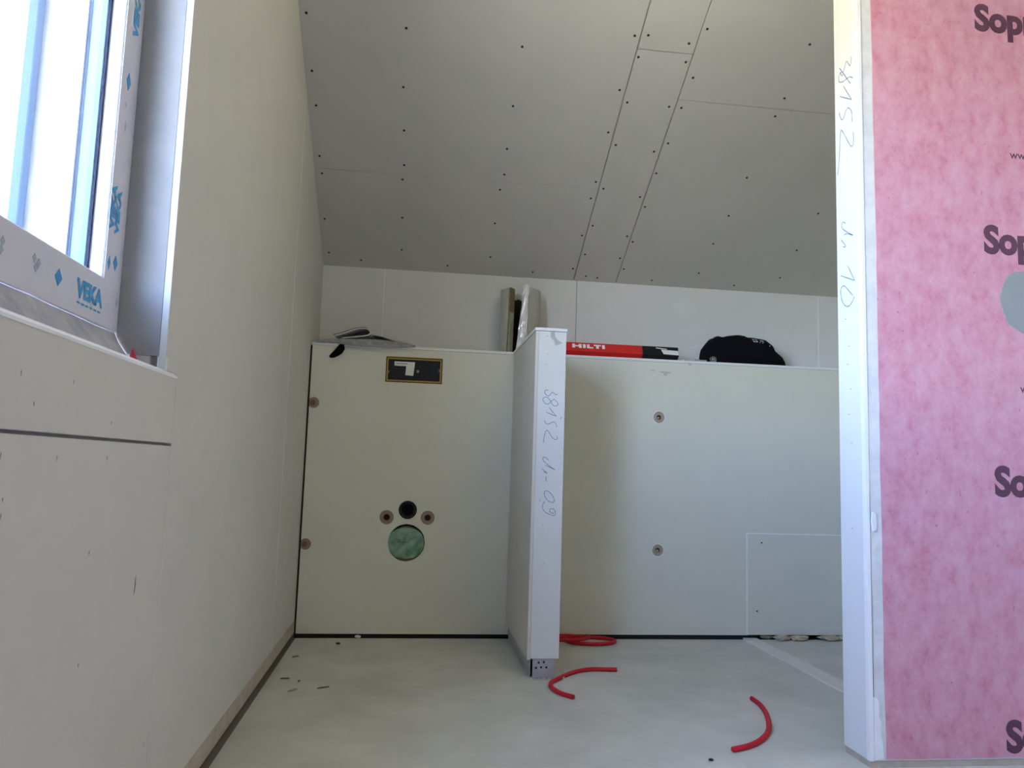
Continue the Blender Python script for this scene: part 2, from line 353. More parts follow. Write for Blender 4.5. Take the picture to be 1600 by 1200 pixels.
tr = MB().box(WX-0.013, WX+0.001, YN, PY+0.05, 0.022, 0.0695).build('trim_1', WOODB, None, 0.001)
MB().box(WX-0.012, WX+0.0085, YN, PY-0.002, 0.0, 0.0016).build('trim_gap_shade', mat('gap_shade_brown', (0.17, 0.145, 0.12), 0.95), tr)  # dark strip painting in the shade of the gap under the trim
tag(tr, 'beige strip along the foot of the left wall', 'trim', kind='structure')

# knee wall
wb = MB().box(-0.60, XR+0.1, BY+0.0130, BY+0.2, 0, KZ+0.02).build('wall_back', MAS)
tag(wb, 'white knee wall behind the ledge', 'wall', kind='structure')
xs = [WX-0.012, -0.1665, 0.7735, 2.0415, XR]
for i in range(4):
    MB().box(xs[i]+0.0015 if i else xs[i], xs[i+1]-0.0005, BY, BY+0.0125, 0.9, KZ+0.006).build('gypsum_board', GYPE, wb, 0.0008)
for x in (-0.1660, 2.0420): MB().box(x-0.0012, x+0.0022, BY-0.0004, BY+0.006, 0.9, KZ).build('joint_filler', FILL, wb)

tag(MB().box(XR, XR+0.2, YN, BY, 0, FZ+0.01).build('wall_right', GYP), 'plain wall closing the room on the right', 'wall', kind='structure')
tag(MB().box(-0.6, XR+0.2, YN-0.2, YN, 0, FZ+0.01).build('wall_front', GYP), 'plain wall behind the viewer', 'wall', kind='structure')

# ---------------------------------------------------------------- window
wn = empty('window_1', (-0.58, 0.51, 0.957), 'white plastic window with printed protective film in the left wall', 'window', kind='structure')
FO = (OY0, 1.475, 0.957, 2.20); FI = (OY0+0.081, 1.394, 1.043, 2.119)
FIs = (FI[0]-0.006, FI[1]+0.006, FI[2]-0.006, FI[3]+0.006)
FO2 = (OY0-0.010, 1.486, 0.960, 2.21)
MB().frame(FO, FI, -0.571, -0.5455).build('frame', PVC, wn, 0.002)
film = MB().frame((FO[0]+.001, FO[1]-.001, FO[2]+.001, FO[3]-.001), (FI[0]-0.003, FI[1]+0.003, FI[2]-0.003, FI[3]+0.003), -0.5450, -0.5440).build('film', FILM, wn)
MB().frame(FO2, FIs, -0.606, -0.5712).build('frame_core', PVC, wn)
MB().frame(FO2, FI, -0.640, -0.6062).build('frame_outer', PVC, wn, 0.002)
MB().box(-0.640, -0.5455, 0.455, 0.570, FI[2]-0.001, FI[3]+0.001).build('mullion', PVC, wn, 0.002)
G = (FIs[0]+.001, FIs[1]-.001, FIs[2]+.001, FIs[3]-.001)
MB().box(-0.5765, -0.5725, *G).build('glass_pane', GLASS, wn)
MB().box(-0.6050, -0.6010, *G).build('glass_pane', GLASS, wn)
MB().frame(G, (FI[0]+.001, FI[1]-.001, FI[2]+.001, FI[3]-.001), -0.6005, -0.5770).build('glazing_spacer', SPAC, wn)
MB().frame(FI, (FI[0]+.005, FI[1]-.005, FI[2]+.005, FI[3]-.005), -0.5720, -0.5695).build('gasket', GASK, wn)
MB().frame(FI, (FI[0]+.003, FI[1]-.003, FI[2]+.003, FI[3]-.003), -0.6080, -0.6055).build('gasket', mat('outer_gasket', (0.03, 0.03, 0.07), 0.6), wn)
FX = -0.5438; Ry = (0, 1, 0); Uz = (0, 0, 1)
MB().box(-0.744, -0.726, 1.462, 1.488, 0.885, 2.212).build('shutter_rail', SCAFF, wn, 0.002)
# print on the film (bottom rail reads along the rail, side rail reads upwards)
def vtext(s, y, z, h, w, mt=BLUEP):
    text('film_print', s, (FX, y, z), (0, 0, 1), (0, -1, 0), h, mt, film, 0.05, width=w)
def dia(y, z, a, b, mt=BLUEP):
    MB().prism([(y-a, z), (y, z-b), (y+a, z), (y, z+b)], 'x', FX-0.0005, FX+0.0006).build('film_print', mt, film)
text('film_print', 'VEKA', (FX, 1.293, 0.988), Ry, Uz, 0.031, BLUEP, film, 0.05, width=0.105)
text('film_print', 'VEKA', (FX, 0.70, 0.988), Ry, Uz, 0.031, BLUEP, film, 0.05, width=0.105)
for k in range(6): MB().box(FX, FX+0.0006, 1.300+k*0.0165, 1.310+k*0.0165, 0.9765, 0.9795).build('film_print', BLUEP, film)
dia(1.229, 1.001, 0.0125, 0.0135); dia(0.66, 1.001, 0.0125, 0.0135)
for (y, z) in ((1.152, 1.010), (1.165, 1.006), (1.158, 0.998), (1.065, 1.010), (1.063, 0.998)): dia(y, z, 0.006, 0.007, FAINTP)
vtext('VEKA', 1.418, 1.130, 0.022, 0.085); vtext('VEKA', 1.441, 1.127, 0.020, 0.085)
dia(1.412, 1.072, 0.006, 0.013); dia(1.440, 1.078, 0.010, 0.014)
dia(1.428, 1.415, 0.010, 0.017); vtext('VEKA', 1.451, 1.505, 0.026, 0.10); vtext('VEKA', 1.441, 1.80, 0.026, 0.10)
dia(1.425, 1.37, 0.003, 0.006, FAINTP); dia(1.43, 1.33, 0.003, 0.012, FAINTP); dia(1.46, 1.01, 0.002, 0.008, FAINTP)
# fleece strip under the frame, red tape end in the corner
sf = MB(); n = 24; vs = []
for i in range(n+1):
    y = OY0+(1.473-OY0)*i/n
    for z, x in ((0.885, -0.486), (0.912, -0.516), (0.938, -0.536), (0.9565, -0.5465)):
        vs.append((x+0.006*noise.noise(Vector((y*14, z*30, 1)))-0.003, y, z))
sf.add(vs, [(4*i+j, 4*i+j+1, 4*i+j+5, 4*i+j+4) for i in range(n) for j in range(3)])
vs2 = [(-0.56, OY0, 0.8842), (-0.56, 1.473, 0.8842), (-0.486, 1.473, 0.8842), (-0.486, OY0, 0.8842)]; sf.add(vs2, [(0,1,2,3)])
sf.build('sealing_strip', SEAL, wn, smooth=False)
MB().add([(-0.512,1.452,0.905),(-0.500,1.468,0.8865),(-0.495,1.448,0.8865),(-0.508,1.458,0.9285),(-0.498,1.462,0.905)], [(0,1,3),(0,2,1),(0,3,2),(1,4,3),(2,4,1),(3,4,2)]).build('tape_end', REDT, wn)

# outside
g = MB().box(-40, -0.93, -40, 40, -3.1, -3.0).build('ground', GRASS); tag(g, 'pale gravel yard outside below the window', 'ground', kind='structure')

# ---------------------------------------------------------------- installation wall with ledge
iw = empty('wall_installation', (0.44, PY, 0), 'low installation wall with toilet connections and a ledge on top', 'wall', kind='structure')
XL = -0.4465
lb = MB().box(XL-0.004, 0.4335, PY-0.0035, BY-0.001, 1.238, 1.250).build('ledge_board', CUT, iw, 0.0015)
MB().box(0.4345, XR-0.002, PY-0.0035, BY-0.001, 1.238, 1.250).build('ledge_board', CUT, iw, 0.0015)
holes = [[(-0.1290, 1.0905), (0.1190, 1.0905), (0.1190, 1.2035), (-0.1290, 1.2035)], circ((-0.0055, 0.539), 0.0395), circ((-0.0055, 0.3995), 0.079, 36, 0.012),
         circ((-0.094, 0.506), 0.0300, 24), circ((0.081, 0.5075), 0.0300, 24)]
lbd = plate('gypsum_board', [(XL, 0.0185), (0.4470, 0.0185), (0.4470, 1.2375), (XL, 1.2375)], holes, PY, PY+0.0125, GYPP, iw)
AX, AZ = 1.531, 0.469
rbd = plate('gypsum_board', [(0.5480, 0.0195), (AX-0.0022, 0.0195), (AX-0.0022, AZ+0.0022), (XR-0.002, AZ+0.0022), (XR-0.002, 1.2375), (0.5480, 1.2375)], [circ((1.111, 0.983), 0.0262, 24, 0.02), circ((1.112, 0.387), 0.0262, 24, 0.02)], PY, PY+0.0125, GYPP, iw)
ac = MB().box(AX, XR-0.002, PY-0.0005, PY+0.0125, 0.0205, AZ).build('access_panel', GYPP, iw, 0.001)
MB().prism([(AX-0.0040, 0.02), (AX+0.0015, 0.02), (AX+0.0012, AZ-0.001), (XR-0.002, AZ-0.001), (XR-0.002, AZ+0.0036), (AX-0.0040, AZ+0.0036)], 'y', PY-0.0012, PY+0.005).build('joint_filler', FILL, iw)
for (x, z) in ((1.600, 0.4296), (1.5776, 0.1249)):
    o = bpy.data.objects.new('screw', hm); C.objects.link(o); o.parent = ac; o.location = Vector((x, PY-0.0008, z))-rootloc(ac); o.rotation_euler = (math.pi/2, 0, 0); o.scale = (0.75,)*3
# second layer of board and studs behind (painted near-black as the shade of the cavity)
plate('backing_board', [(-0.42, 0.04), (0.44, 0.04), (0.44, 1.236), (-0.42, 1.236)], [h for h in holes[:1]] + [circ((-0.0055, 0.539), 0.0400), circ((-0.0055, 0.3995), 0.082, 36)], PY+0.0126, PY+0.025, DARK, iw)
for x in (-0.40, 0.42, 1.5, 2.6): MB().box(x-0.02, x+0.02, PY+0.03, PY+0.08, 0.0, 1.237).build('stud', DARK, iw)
MB().box(XL+0.01, XR-0.01, PY+0.085, PY+0.09, 0.0, 1.237).build('cavity_shade_sheet', DARK, iw)  # near-black sheet added so the cavity reads as shade
MB().box(WX+0.0003, XL+0.006, PY+0.004, PY+0.012, 0.0, 1.237).build('gap_shade_strip', DARK, iw)  # near-black strip stands in for shade in the side gap
MB().box(XL, 1.583, PY+0.010, PY+0.022, 0.0, 0.030).build('base_shade_strip', DARK, iw)  # near-black strips paint the shade under the foot of the boards
MB().box(1.584, XR-0.01, PY+0.060, PY+0.07, 0.0, 0.030).build('base_shade_strip', DARK, iw)
MB().box(XL, XR-0.01, PY+0.003, PY+0.084, 0.0, 0.0012).build('floor_shade_sheet', DARK, iw)  # floor under the wall covered near-black to paint its shade
# flush plate opening
fc = MB().box(-0.1285, 0.1185, PY+0.012, PY+0.016, 1.091, 1.203).build('flush_cover', BLACKP, iw)
def rim(name, x0, x1, z0, z1, t, y0, y1, mt):
    vs = [(x, y, z) for y in (y0, y1) for (x, z) in ((x0,z0),(x1,z0),(x1,z1),(x0,z1),(x0+t,z0+t),(x1-t,z0+t),(x1-t,z1-t),(x0+t,z1-t))]
    fs = []
    for k in range(4):
        j = (k+1) % 4; fs += [(k,j,4+j,4+k), (8+k,12+k,12+j,8+j), (k,8+k,8+j,j), (4+k,4+j,12+j,12+k)]
    return MB().add(vs, fs).build(name, mt, fc)
rim('outer_rim', -0.1288, 0.1188, 1.0907, 1.2033, 0.0050, PY-0.0012, PY+0.012, OCHRE)
rim('inner_rim', -0.1236, 0.1136, 1.0959, 1.1981, 0.0050, PY+0.001, PY+0.012, YELL)
MB().prism([(-0.090, 1.165), (-0.0405, 1.165), (-0.0430, 1.125), (-0.0085, 1.123), (-0.0040, 1.164), (-0.0030, 1.184), (-0.092, 1.184), (-0.092, 1.168)], 'y', PY+0.0108, PY+0.0121).build('label', PAPERW, fc)
MB().box(-0.085, -0.035, PY+0.0104, PY+0.0110, 1.1735, 1.1765).build('label_print', mat('label_ink', (0.15, 0.13, 0.12), 0.8), fc)
rock('knob', (0.011, PY+0.010, 1.143), (0.0055, 0.004, 0.0065), mat('grey_knob', (0.35, 0.35, 0.36), 0.5), fc, 2, 0.1, 3)
MB().box(-0.1186, -0.1126, PY+0.006, PY+0.012, 1.132, 1.142).build('clip', mat('clip_grey', (0.20, 0.20, 0.20), 0.6), fc)
MB().box(0.1020, 0.1085, PY+0.006, PY+0.012, 1.146, 1.156).build('clip', MATS['clip_grey'], fc)
# flush pipe, drain with green film plug, bolt sleeves
fp = MB().ring((-0.0055, 0.539), 0.0335, 0.0385, PY+0.004, PY+0.09).ring((-0.0055, 0.539), 0.026, 0.0336, PY+0.02, PY+0.09).build('flush_socket', BLACKP, iw, smooth=False)
MB().ring((-0.0055, 0.539), 0.0, 0.0336, PY+0.075, PY+0.082).build('socket_end', DARK, fp)
dp = MB().ring((-0.0055, 0.3945), 0.062, 0.0755, PY+0.012, PY+0.08, 36).build('drain_pipe', OLIVE, iw)
bm = bmesh.new(); bmesh.ops.create_circle(bm, cap_ends=False, segments=40, radius=1.0)
bm.free()
pg = MB(); vs = [(-0.0065, PY-0.002, 0.402)]; fs = []; NR, NS = 7, 40
for r_ in range(1, NR+1):
    for k in range(NS):
        a = 2*math.pi*k/NS; rr = r_/NR; R_ = 0.0775*(1+0.05*noise.noise(Vector((math.cos(a)*2, math.sin(a)*2, 4))))
        if math.sin(a) > 0.55: R_ *= 1-0.15*(math.sin(a)-0.55)/0.45
        if math.sin(a) < -0.5: R_ *= 1-0.13*(-math.sin(a)-0.5)/0.5
        x, z = R_*rr*math.cos(a), R_*rr*math.sin(a)
        d = -0.006*(1-rr**2)+0.004*rr**4 + 0.011*noise.noise(Vector((x*45, z*45, 2.2))) + 0.003*noise.noise(Vector((x*110, z*110, 5)))
        vs.append((-0.0075+x, PY+0.003+d, 0.3985+z))
for k in range(NS): fs.append((0, 1+k, 1+(k+1) % NS))
for r_ in range(NR-1):
    for k in range(NS): fs.append((1+r_*NS+k, 1+(r_+1)*NS+k, 1+(r_+1)*NS+(k+1) % NS, 1+r_*NS+(k+1) % NS))
pg.add(vs, fs).build('film_plug', GREEN, dp, smooth=True)
for c in ((-0.094, 0.506), (0.081, 0.5075)):
    s_ = MB().ring(c, 0.0135, 0.0296, PY+0.0015, PY+0.011, 24).build('bolt_sleeve', SLEEVE, iw)
    MB().ring(c, 0.0, 0.0137, PY+0.030, PY+0.034, 20).ring(c, 0.0133, 0.0139, PY+0.0105, PY+0.034, 20).build('bore', mat('bore_brown', (0.035, 0.012, 0.01), 0.8), s_)
# fixing sockets
for c in ((1.111, 0.983), (1.112, 0.387)):
    s_ = MB().ring(c, 0.0105, 0.0258, PY+0.0035, PY+0.011, 24).build('fixing_socket', BEIGE, iw)
    MB().ring((c[0]-0.001, c[1]), 0.0265, 0.0300, PY-0.0006, PY+0.003, 24).build('chipped_edge', CUT, s_)
    MB().ring(c, 0.0, 0.0106, PY+0.018, PY+0.02, 16).build('bore', DARK, s_)
    rock('bolt', (c[0]-0.0015, PY+0.006, c[1]-0.002), (0.0078, 0.0078, 0.0078), CHROME, s_, 2, 0.0).data.shade_smooth()
for c in ((-0.428, 0.987), (-0.428, 0.387)):
    pts = [(max(p[0], XL), p[1]) for p in circ(c, 0.0235, 28)]
    s_ = MB().prism(pts, 'y', PY-0.0008, PY+0.004).build('fixing_socket', SLEEVE, iw)
    MB().ring((c[0]-0.003, c[1]-0.001), 0.0085, 0.0125, PY-0.002, PY+0.001, 20).build('bore_rim', BROWN, s_)
    MB().ring((c[0]-0.003, c[1]-0.001), 0.0, 0.0086, PY-0.0012, PY+0.001, 16).build('bolt', mat('rust', (0.20, 0.12, 0.08), 0.7), s_)
# smudges on the right board
for poly in ([(1.0635,1.1985),(1.083,1.1995),(1.092,1.197),(1.088,1.193),(1.073,1.194)], [(1.112,1.196),(1.163,1.1945),(1.162,1.186),(1.148,1.184),(1.144,1.1745),(1.132,1.1755),(1.130,1.187),(1.116,1.188)]):
    MB().prism(poly, 'y', PY-0.0003, PY+0.001).build('smudge', STAIN, rbd)
MB().prism([(1.247,1.238),(1.263,1.2375),(1.259,1.230),(1.250,1.229)], 'y', PY-0.0037, PY).build('chip', STAIN, rbd)

# ---------------------------------------------------------------- stub wall
st = empty('wall_stub', (0.4925, 2.78, 0), 'short white stub wall with pencil writing on its end', 'wall', kind='structure')
SX0, SX1, SY, SZ0, SZ1 = 0.4355, 0.5500, 2.780, 0.066, 1.2400
MB().box(SX0, SX0+0.0115, SY, PY-0.004, SZ0-0.004, SZ1).build('gypsum_board', GYP, st, 0.001)
MB().box(SX1-0.0115, SX1, SY+0.0127, PY-0.004, SZ0-0.004, SZ1).build('gypsum_board', GYP, st, 0.001)
fb = MB().box(SX0+0.0119, SX1, SY, SY+0.0125, SZ0, SZ1).build('end_board', GYPE, st, 0.001)
MB().box(SX0-0.003, SX1+0.003, SY-0.003, PY-0.004, SZ1+0.0012, SZ1+0.0125).build('cap_board', CUT, st, 0.001)
MB().box(SX0+0.012, SX1-0.012, SY+0.013, PY-0.004, SZ1-0.002, SZ1+0.001).build('cap_packing', DARK, st)
trk = MB().box(0.4580, 0.5380, SY+0.012, SY+0.0135, 0.0, SZ0+0.03).box(0.4570, 0.5390, SY-0.022, SY+0.0135, 0.0, 0.0018).build('steel_track', STEEL, st)
MB().box(0.4480, 0.4500, SY+0.014, PY-0.004, 0.0, SZ0).box(0.5360, 0.5380, SY+0.014, PY-0.004, 0.0, SZ0).build('track_side', STEEL, st)
for (x, z) in ((0.4800, 0.0500), (0.4985, 0.0515), (0.4710, 0.0320), (0.4890, 0.0335), (0.5080, 0.0335)):
    MB().box(x-0.0032, x+0.0032, SY+0.0112, SY+0.0122, z-0.0035, z+0.0035).build('punched_hole', DARK, trk)
for x in (0.470, 0.487, 0.507, 0.525): MB().prism([(x-0.004, SY-0.010), (x+0.004, SY-0.011), (x+0.003, SY-0.004), (x-0.004, SY-0.005)], 'z', 0.0018, 0.0024).build('punched_hole', mat('slot_grey', (0.2, 0.2, 0.2), 0.7), trk)
MB().prism([(0.4899,1.2385),(0.5053,1.2390),(0.5087,1.2194),(0.5188,1.2088),(0.5373,1.1985),(0.5081,1.1872),(0.5048,1.2052),(0.4905,1.2171)], 'y', SY-0.0004, SY+0.001).build('torn_paper', TORN, fb)
STUB_INK = [[(0.4873,1.0216),(0.477,1.0211),(0.4741,1.0146),(0.4774,1.0058),(0.4879,0.9998),(0.4955,1.0066),(0.503,1.0146),(0.5109,1.0085),(0.5175,1.005),(0.52,1.0102)],[(0.4751,0.9955),(0.4676,0.9875),(0.4757,0.9725),(0.4887,0.9705),(0.4987,0.9811),(0.5089,0.988),(0.5194,0.9807),(0.5248,0.9707),(0.5147,0.9634),(0.5042,0.9686),(0.4961,0.981),(0.4855,0.9934),(0.4751,0.9955)],[(0.4916,0.9579),(0.5195,0.9259)],[(0.5195,0.9259),(0.4805,0.9401)],[(0.4761,0.9102),(0.4802,0.9002),(0.4893,0.8963),(0.4982,0.9009),(0.5084,0.9051),(0.5176,0.9004),(0.5212,0.8878)],[(0.474,0.828),(0.4753,0.8457),(0.4811,0.8686),(0.4874,0.8739),(0.4953,0.8641),(0.5074,0.8468),(0.5178,0.8414),(0.5249,0.8449),(0.5226,0.8549)],[(0.5389,0.9254),(0.5339,0.9176)],[(0.4954,0.7646),(0.4836,0.7755),(0.4739,0.7727),(0.4776,0.7615),(0.4919,0.7494),(0.5193,0.7314)],[(0.5193,0.7314),(0.4818,0.7478)],[(0.4719,0.7342),(0.4915,0.7181)],[(0.4915,0.7181),(0.476,0.7239)],[(0.4867,0.7067),(0.4865,0.6954),(0.491,0.6893)],[(0.4893,0.6556),(0.4819,0.6492),(0.4848,0.6343),(0.498,0.6185),(0.5134,0.614),(0.5196,0.6203),(0.5128,0.6376),(0.4997,0.6509),(0.4893,0.6556)],[(0.4661,0.6227),(0.468,0.6178)],[(0.4848,0.617),(0.4775,0.6044),(0.4789,0.5895),(0.4915,0.5762),(0.5209,0.567),(0.5231,0.5832),(0.5139,0.5916),(0.5051,0.5889),(0.5054,0.579),(0.5195,0.5744)]]
ink('handwriting', STUB_INK, lambda a, b: (a, SY-0.0005, b), 0.0022, PENC, fb)
for (x, z) in ((0.480, 1.222), (0.482, 1.155), (0.478, 1.118), (0.481, 0.532), (0.487, 0.40)):
    MB().box(x-0.002, x+0.002, SY-0.0004, SY, z-0.001, z+0.001).build('scuff_mark', mat('grey_scuff', (0.30, 0.29, 0.29), 0.9), fb)

# ---------------------------------------------------------------- partition with pink membrane
QX, QY0, QY1, QZ = 1.195, 1.925, 2.045, 0.018
pt = empty('wall_partition', (1.9, 1.985, 0), 'partition wall faced with pink waterproofing membrane', 'wall', kind='structure')
def qprism(x0, x1, y0, y1, z0): return MB().prism([(y0, z0), (y1, z0), (y1, roof(y1)), (y0, roof(y0))], 'x', x0, x1)
eb = qprism(QX, QX+0.0125, QY0+0.0125, QY1, QZ).build('end_board', mat('gypsum_end_white', (0.77, 0.77, 0.76), 0.85), pt, 0.001)
qprism(QX+0.0005, XR-0.001, QY0, QY0+0.0122, QZ).build('gypsum_board', GRYPL, pt, 0.001)
qprism(QX+0.013, XR-0.001, QY1-0.0125, QY1, QZ).build('gypsum_board', GYP, pt)
qprism(QX+0.013, XR-0.001, QY0+0.0128, QY1-0.013, 0.0).build('core', WOODB, pt)
MB().box(QX+0.004, XR-0.001, QY0+0.004, QY1-0.002, 0.0, QZ-0.001).build('sole_strip', WOODB, pt)
qprism(QX-0.0010, QX+0.0110, QY0-0.0025, QY0-0.0001, QZ).build('corner_bead', mat('bead_white', (0.88, 0.88, 0.88), 0.7), pt, 0.0008)
qprism(QX-0.0012, QX-0.0001, QY0-0.0025, QY0+0.012, QZ).build('corner_bead', MATS['bead_white'], pt, 0.0004)
MB().prism([(QX+0.0118, 0.175), (QX+0.0136, 0.175), (QX+0.0124, 0.70), (QX+0.0110, 0.70)], 'y', QY0-0.0009, QY0+0.001).build('crack', mat('crack_grey', (0.13, 0.13, 0.14), 0.9), pt)
def patch(poly, d=0.002): MB().prism(poly, 'y', QY0-d, QY0).build('plaster_patch', PLAST, pt, 0.0006)
patch([(1.2070, 0.020), (1.2330, 0.024), (1.2300, 0.062), (1.2260, 0.083), (1.2265, 0.115), (1.2215, 0.128), (1.2225, 0.158), (1.2190, 0.1735), (1.2070, 0.177)])
patch([(1.2125, 0.597), (1.2210, 0.600), (1.2245, 0.620), (1.2210, 0.645), (1.2130, 0.649), (1.2085, 0.622)], 0.005)
POST_INK = [[(1.9539,1.9325),(1.9609,1.9076),(1.9786,1.9307),(1.9877,1.9186),(1.9968,1.9097)],[(2.0171,1.9308),(1.9998,1.9078),(1.9689,1.8646),(1.9607,1.8536)],[(1.949,1.8644),(1.9657,1.8764),(1.9976,1.8793),(2.0182,1.8882),(2.0207,1.905),(2.0086,1.9125),(1.9969,1.9063),(2.003,1.8992),(2.0145,1.9156)],[(1.998,1.8658),(1.9564,1.804)],[(1.9564,1.804),(2.0164,1.8425)],[(2.0224,1.7964),(2.0123,1.7722),(2.0007,1.7668),(1.9886,1.7831),(1.974,1.788),(1.9575,1.7685),(1.9566,1.7382)],[(1.9509,1.7059),(1.9507,1.6729),(1.9604,1.6671),(1.9741,1.6829),(2.0075,1.7337),(2.0165,1.7282),(2.0242,1.6602),(2.0345,1.6101)],[(1.9977,1.4547),(2.0115,1.4626),(2.0174,1.4543),(2.0074,1.4392),(1.9624,1.4097)],[(1.9624,1.4097),(1.9893,1.4222),(2.0065,1.4237)],[(2.0232,1.4146),(2.0017,1.3937),(2.0005,1.3867),(2.0125,1.3909)],[(1.9897,1.3294),(1.9564,1.2789)],[(1.9564,1.2789),(2.026,1.3096)],[(1.9665,1.2385),(2.0028,1.2717),(2.0189,1.2763),(2.0272,1.2655),(2.0223,1.2381),(2.0043,1.2173),(1.9861,1.2136),(1.9678,1.2239),(1.96,1.235)]]
ink('handwriting', POST_INK, lambda a, b: (QX-0.0005, a, b), 0.0024, PENC, eb)
for (y, z) in ((2.005, 1.18), (1.99, 1.10), (1.998, 1.05), (1.985, 0.98), (1.995, 0.91), (1.985, 0.83), (1.99, 0.60)):
    MB().box(QX-0.0004, QX, y-0.003, y+0.003, z-0.001, z+0.001).build('scuff_mark', MATS['grey_scuff'], eb)
# membrane with an uneven cut edge
edge = [(1.2390+0.0025*noise.noise(Vector((z*6, 0, 0)))+0.001*noise.noise(Vector((z*40, 3, 0)))-0.003*max(0, z-1.5), z) for z in [QZ+0.004+i*(2.60-QZ)/60 for i in range(61)]]
mem = MB().prism(edge+[(XR-0.002, 2.60), (XR-0.002, QZ+0.004)], 'y', QY0-0.0016, QY0-0.0001).build('membrane', PINK, pt)
for z, x in ((0.0375, 1.577), (0.702, 1.570), (1.376, 1.563), (2.036, 1.558)):
    text('lettering', 'Sopro', (x, QY0-0.0016, z), (1, 0, 0), Uz, 0.084, LETT, mem, 0.046, sx=0.93)
for k in range(3):
    text('lettering', 'www.sopro.com', (1.660-0.003*k, QY0-0.0016, 0.3125+0.6715*k), (1, 0, 0), Uz, 0.0235, LETT, mem, 0.012)
cp = [(1.705+0.098*(1+0.10*noise.noise(Vector((math.cos(a)*2.2, math.sin(a)*2.2, 7)))+0.05*noise.noise(Vector((math.cos(a)*14, math.sin(a)*14, 2))))*math.cos(a), 1.240+0.094*(1+0.12*noise.noise(Vector((math.cos(a)*2.2, math.sin(a)*2.2, 1))))*math.sin(a)) for a in [2*math.pi*k/120 for k in range(120)]]
sc_ = MB().prism(cp, 'y', QY0-0.0035, QY0-0.0015).build('sealing_patch', MORT, pt, 0.001)
MB().ring((1.705, 1.245), 0.012, 0.018, QY0-0.03, QY0, 24).build('pipe_socket', PVC, sc_, 0.001)
MB().ring((1.705, 1.245), 0.0, 0.0122, QY0-0.012, QY0, 24).build('socket_plug', CUT, sc_)

# ---------------------------------------------------------------- things on the ledge (top at 1.250)
LZ = 1.2502
def ribbon(prof, y0, y1, t, skew=0.0):
    """a folded paper sheet: profile in xz swept along y, with thickness"""
    P = catmull([(a, b, 0) for a, b in prof], 5); n = len(P); mb = MB(); vs = []
    for i, p in enumerate(P):
        tg = (P[min(i+1, n-1)]-P[max(i-1, 0)]).normalized(); q = Vector((-tg.y, tg.x, 0))*t/2
        for (y, sk) in ((y0, 0), (y1, skew)):
            vs += [(p.x+q.x+sk, y, p.y+q.y), (p.x-q.x+sk, y, p.y-q.y)]
    fs = []
    for i in range(n-1):
        a, b = 4*i, 4*i+4
        fs += [(a, b, b+2, a+2), (a+1, a+3, b+3, b+1), (a, a+1, b+1, b), (a+2, b+2, b+3, a+3)]
    fs += [(0, 2, 3, 1), (4*n-4, 4*n-3, 4*n-1, 4*n-2)]
    return mb.add(vs, fs)
nw = empty('newspaper', (-0.22, 3.50, LZ), 'loosely folded grey newspaper lying on the ledge above the toilet connections', 'newspaper')
MB().prism([(-0.436, LZ), (-0.012, LZ), (-0.010, 1.2560), (-0.060, 1.2610), (-0.115, 1.2665), (-0.188, 1.2715), (-0.246, 1.2690), (-0.322, 1.2690), (-0.377, 1.2650), (-0.436, 1.2545)], 'y', PY-0.012, 3.60).build('folded_pages', NEWS, nw, 0.001)
ribbon([(-0.322,1.2715),(-0.285,1.2765),(-0.246,1.2825),(-0.2103,1.2905),(-0.2025,1.3042),(-0.2149,1.3160),(-0.235,1.3185),(-0.2612,1.3150),(-0.2935,1.3025),(-0.3225,1.2905),(-0.3547,1.2800)], PY-0.020, 3.57, 0.0045, 0.02).build('curled_page', NEWSW, nw, smooth=False)
ribbon([(-0.2180,1.3215),(-0.235,1.3232),(-0.2612,1.3195),(-0.2935,1.3075),(-0.3225,1.2955),(-0.3600,1.2840)], PY-0.018, 3.58, 0.0026, 0.02).build('curled_page', NEWSD, nw)
ribbon([(-0.318,1.2738),(-0.285,1.2800),(-0.250,1.2900),(-0.222,1.2985),(-0.213,1.3030)], PY-0.002, 3.56, 0.0020, 0.02).build('curled_page', NEWSD, nw)
MB().prism([(-0.330,1.2440),(-0.245,1.2395),(-0.140,1.2400),(-0.060,1.2430),(-0.010,1.2495),(-0.010,1.2560),(-0.060,1.2640),(-0.120,1.2690),(-0.190,1.2715),(-0.330,1.2660)], 'y', PY-0.024, PY-0.0125).build('hanging_page', NEWS, nw, 0.001)
ribbon([(-0.205,1.3000),(-0.160,1.2965),(-0.120,1.2845),(-0.075,1.2740),(-0.010,1.2605)], 3.44, 3.62, 0.0018, 0.01).build('loose_page', NEWS, nw)
ribbon([(-0.200,1.2765),(-0.1135,1.2700),(-0.0464,1.2635),(-0.0060,1.2545)], PY-0.013, 3.60, 0.0016).build('loose_page', NEWSD, nw)
# black strap end
sb = MB(); vs = []; pr = [(-0.318, 1.2500, 0.006, 0.012), (-0.3180, 1.2360, 0.0155, 0.008), (-0.3290, 1.2180, 0.0175, 0.0075), (-0.3440, 1.2030, 0.0150, 0.007), (-0.3580, 1.1920, 0.0115, 0.006), (-0.3700, 1.1855, 0.0050, 0.004)]
ax = Vector((-0.70, 0, -0.71)); pe = Vector((0.71, 0, -0.70)); NS = 10
for i, (x, z, w, t) in enumerate(pr):
    for k in range(NS):
        a = 2*math.pi*k/NS; q = pe*(w*math.cos(a))
        vs.append((x+q.x, PY-0.0125+t*math.sin(a)*0.9-(0.002 if i else -0.012), z+q.z))
fs = [(i*NS+k, i*NS+(k+1) % NS, (i+1)*NS+(k+1) % NS, (i+1)*NS+k) for i in range(len(pr)-1) for k in range(NS)]+[tuple(range(NS)), tuple((len(pr)-1)*NS+k for k in range(NS))[::-1]]
sb.add(vs, fs); so = sb.build('strap_end', BLACKC, None, smooth=True)
tag(so, 'short black cloth strap end hanging over the ledge under the newspaper', 'strap')

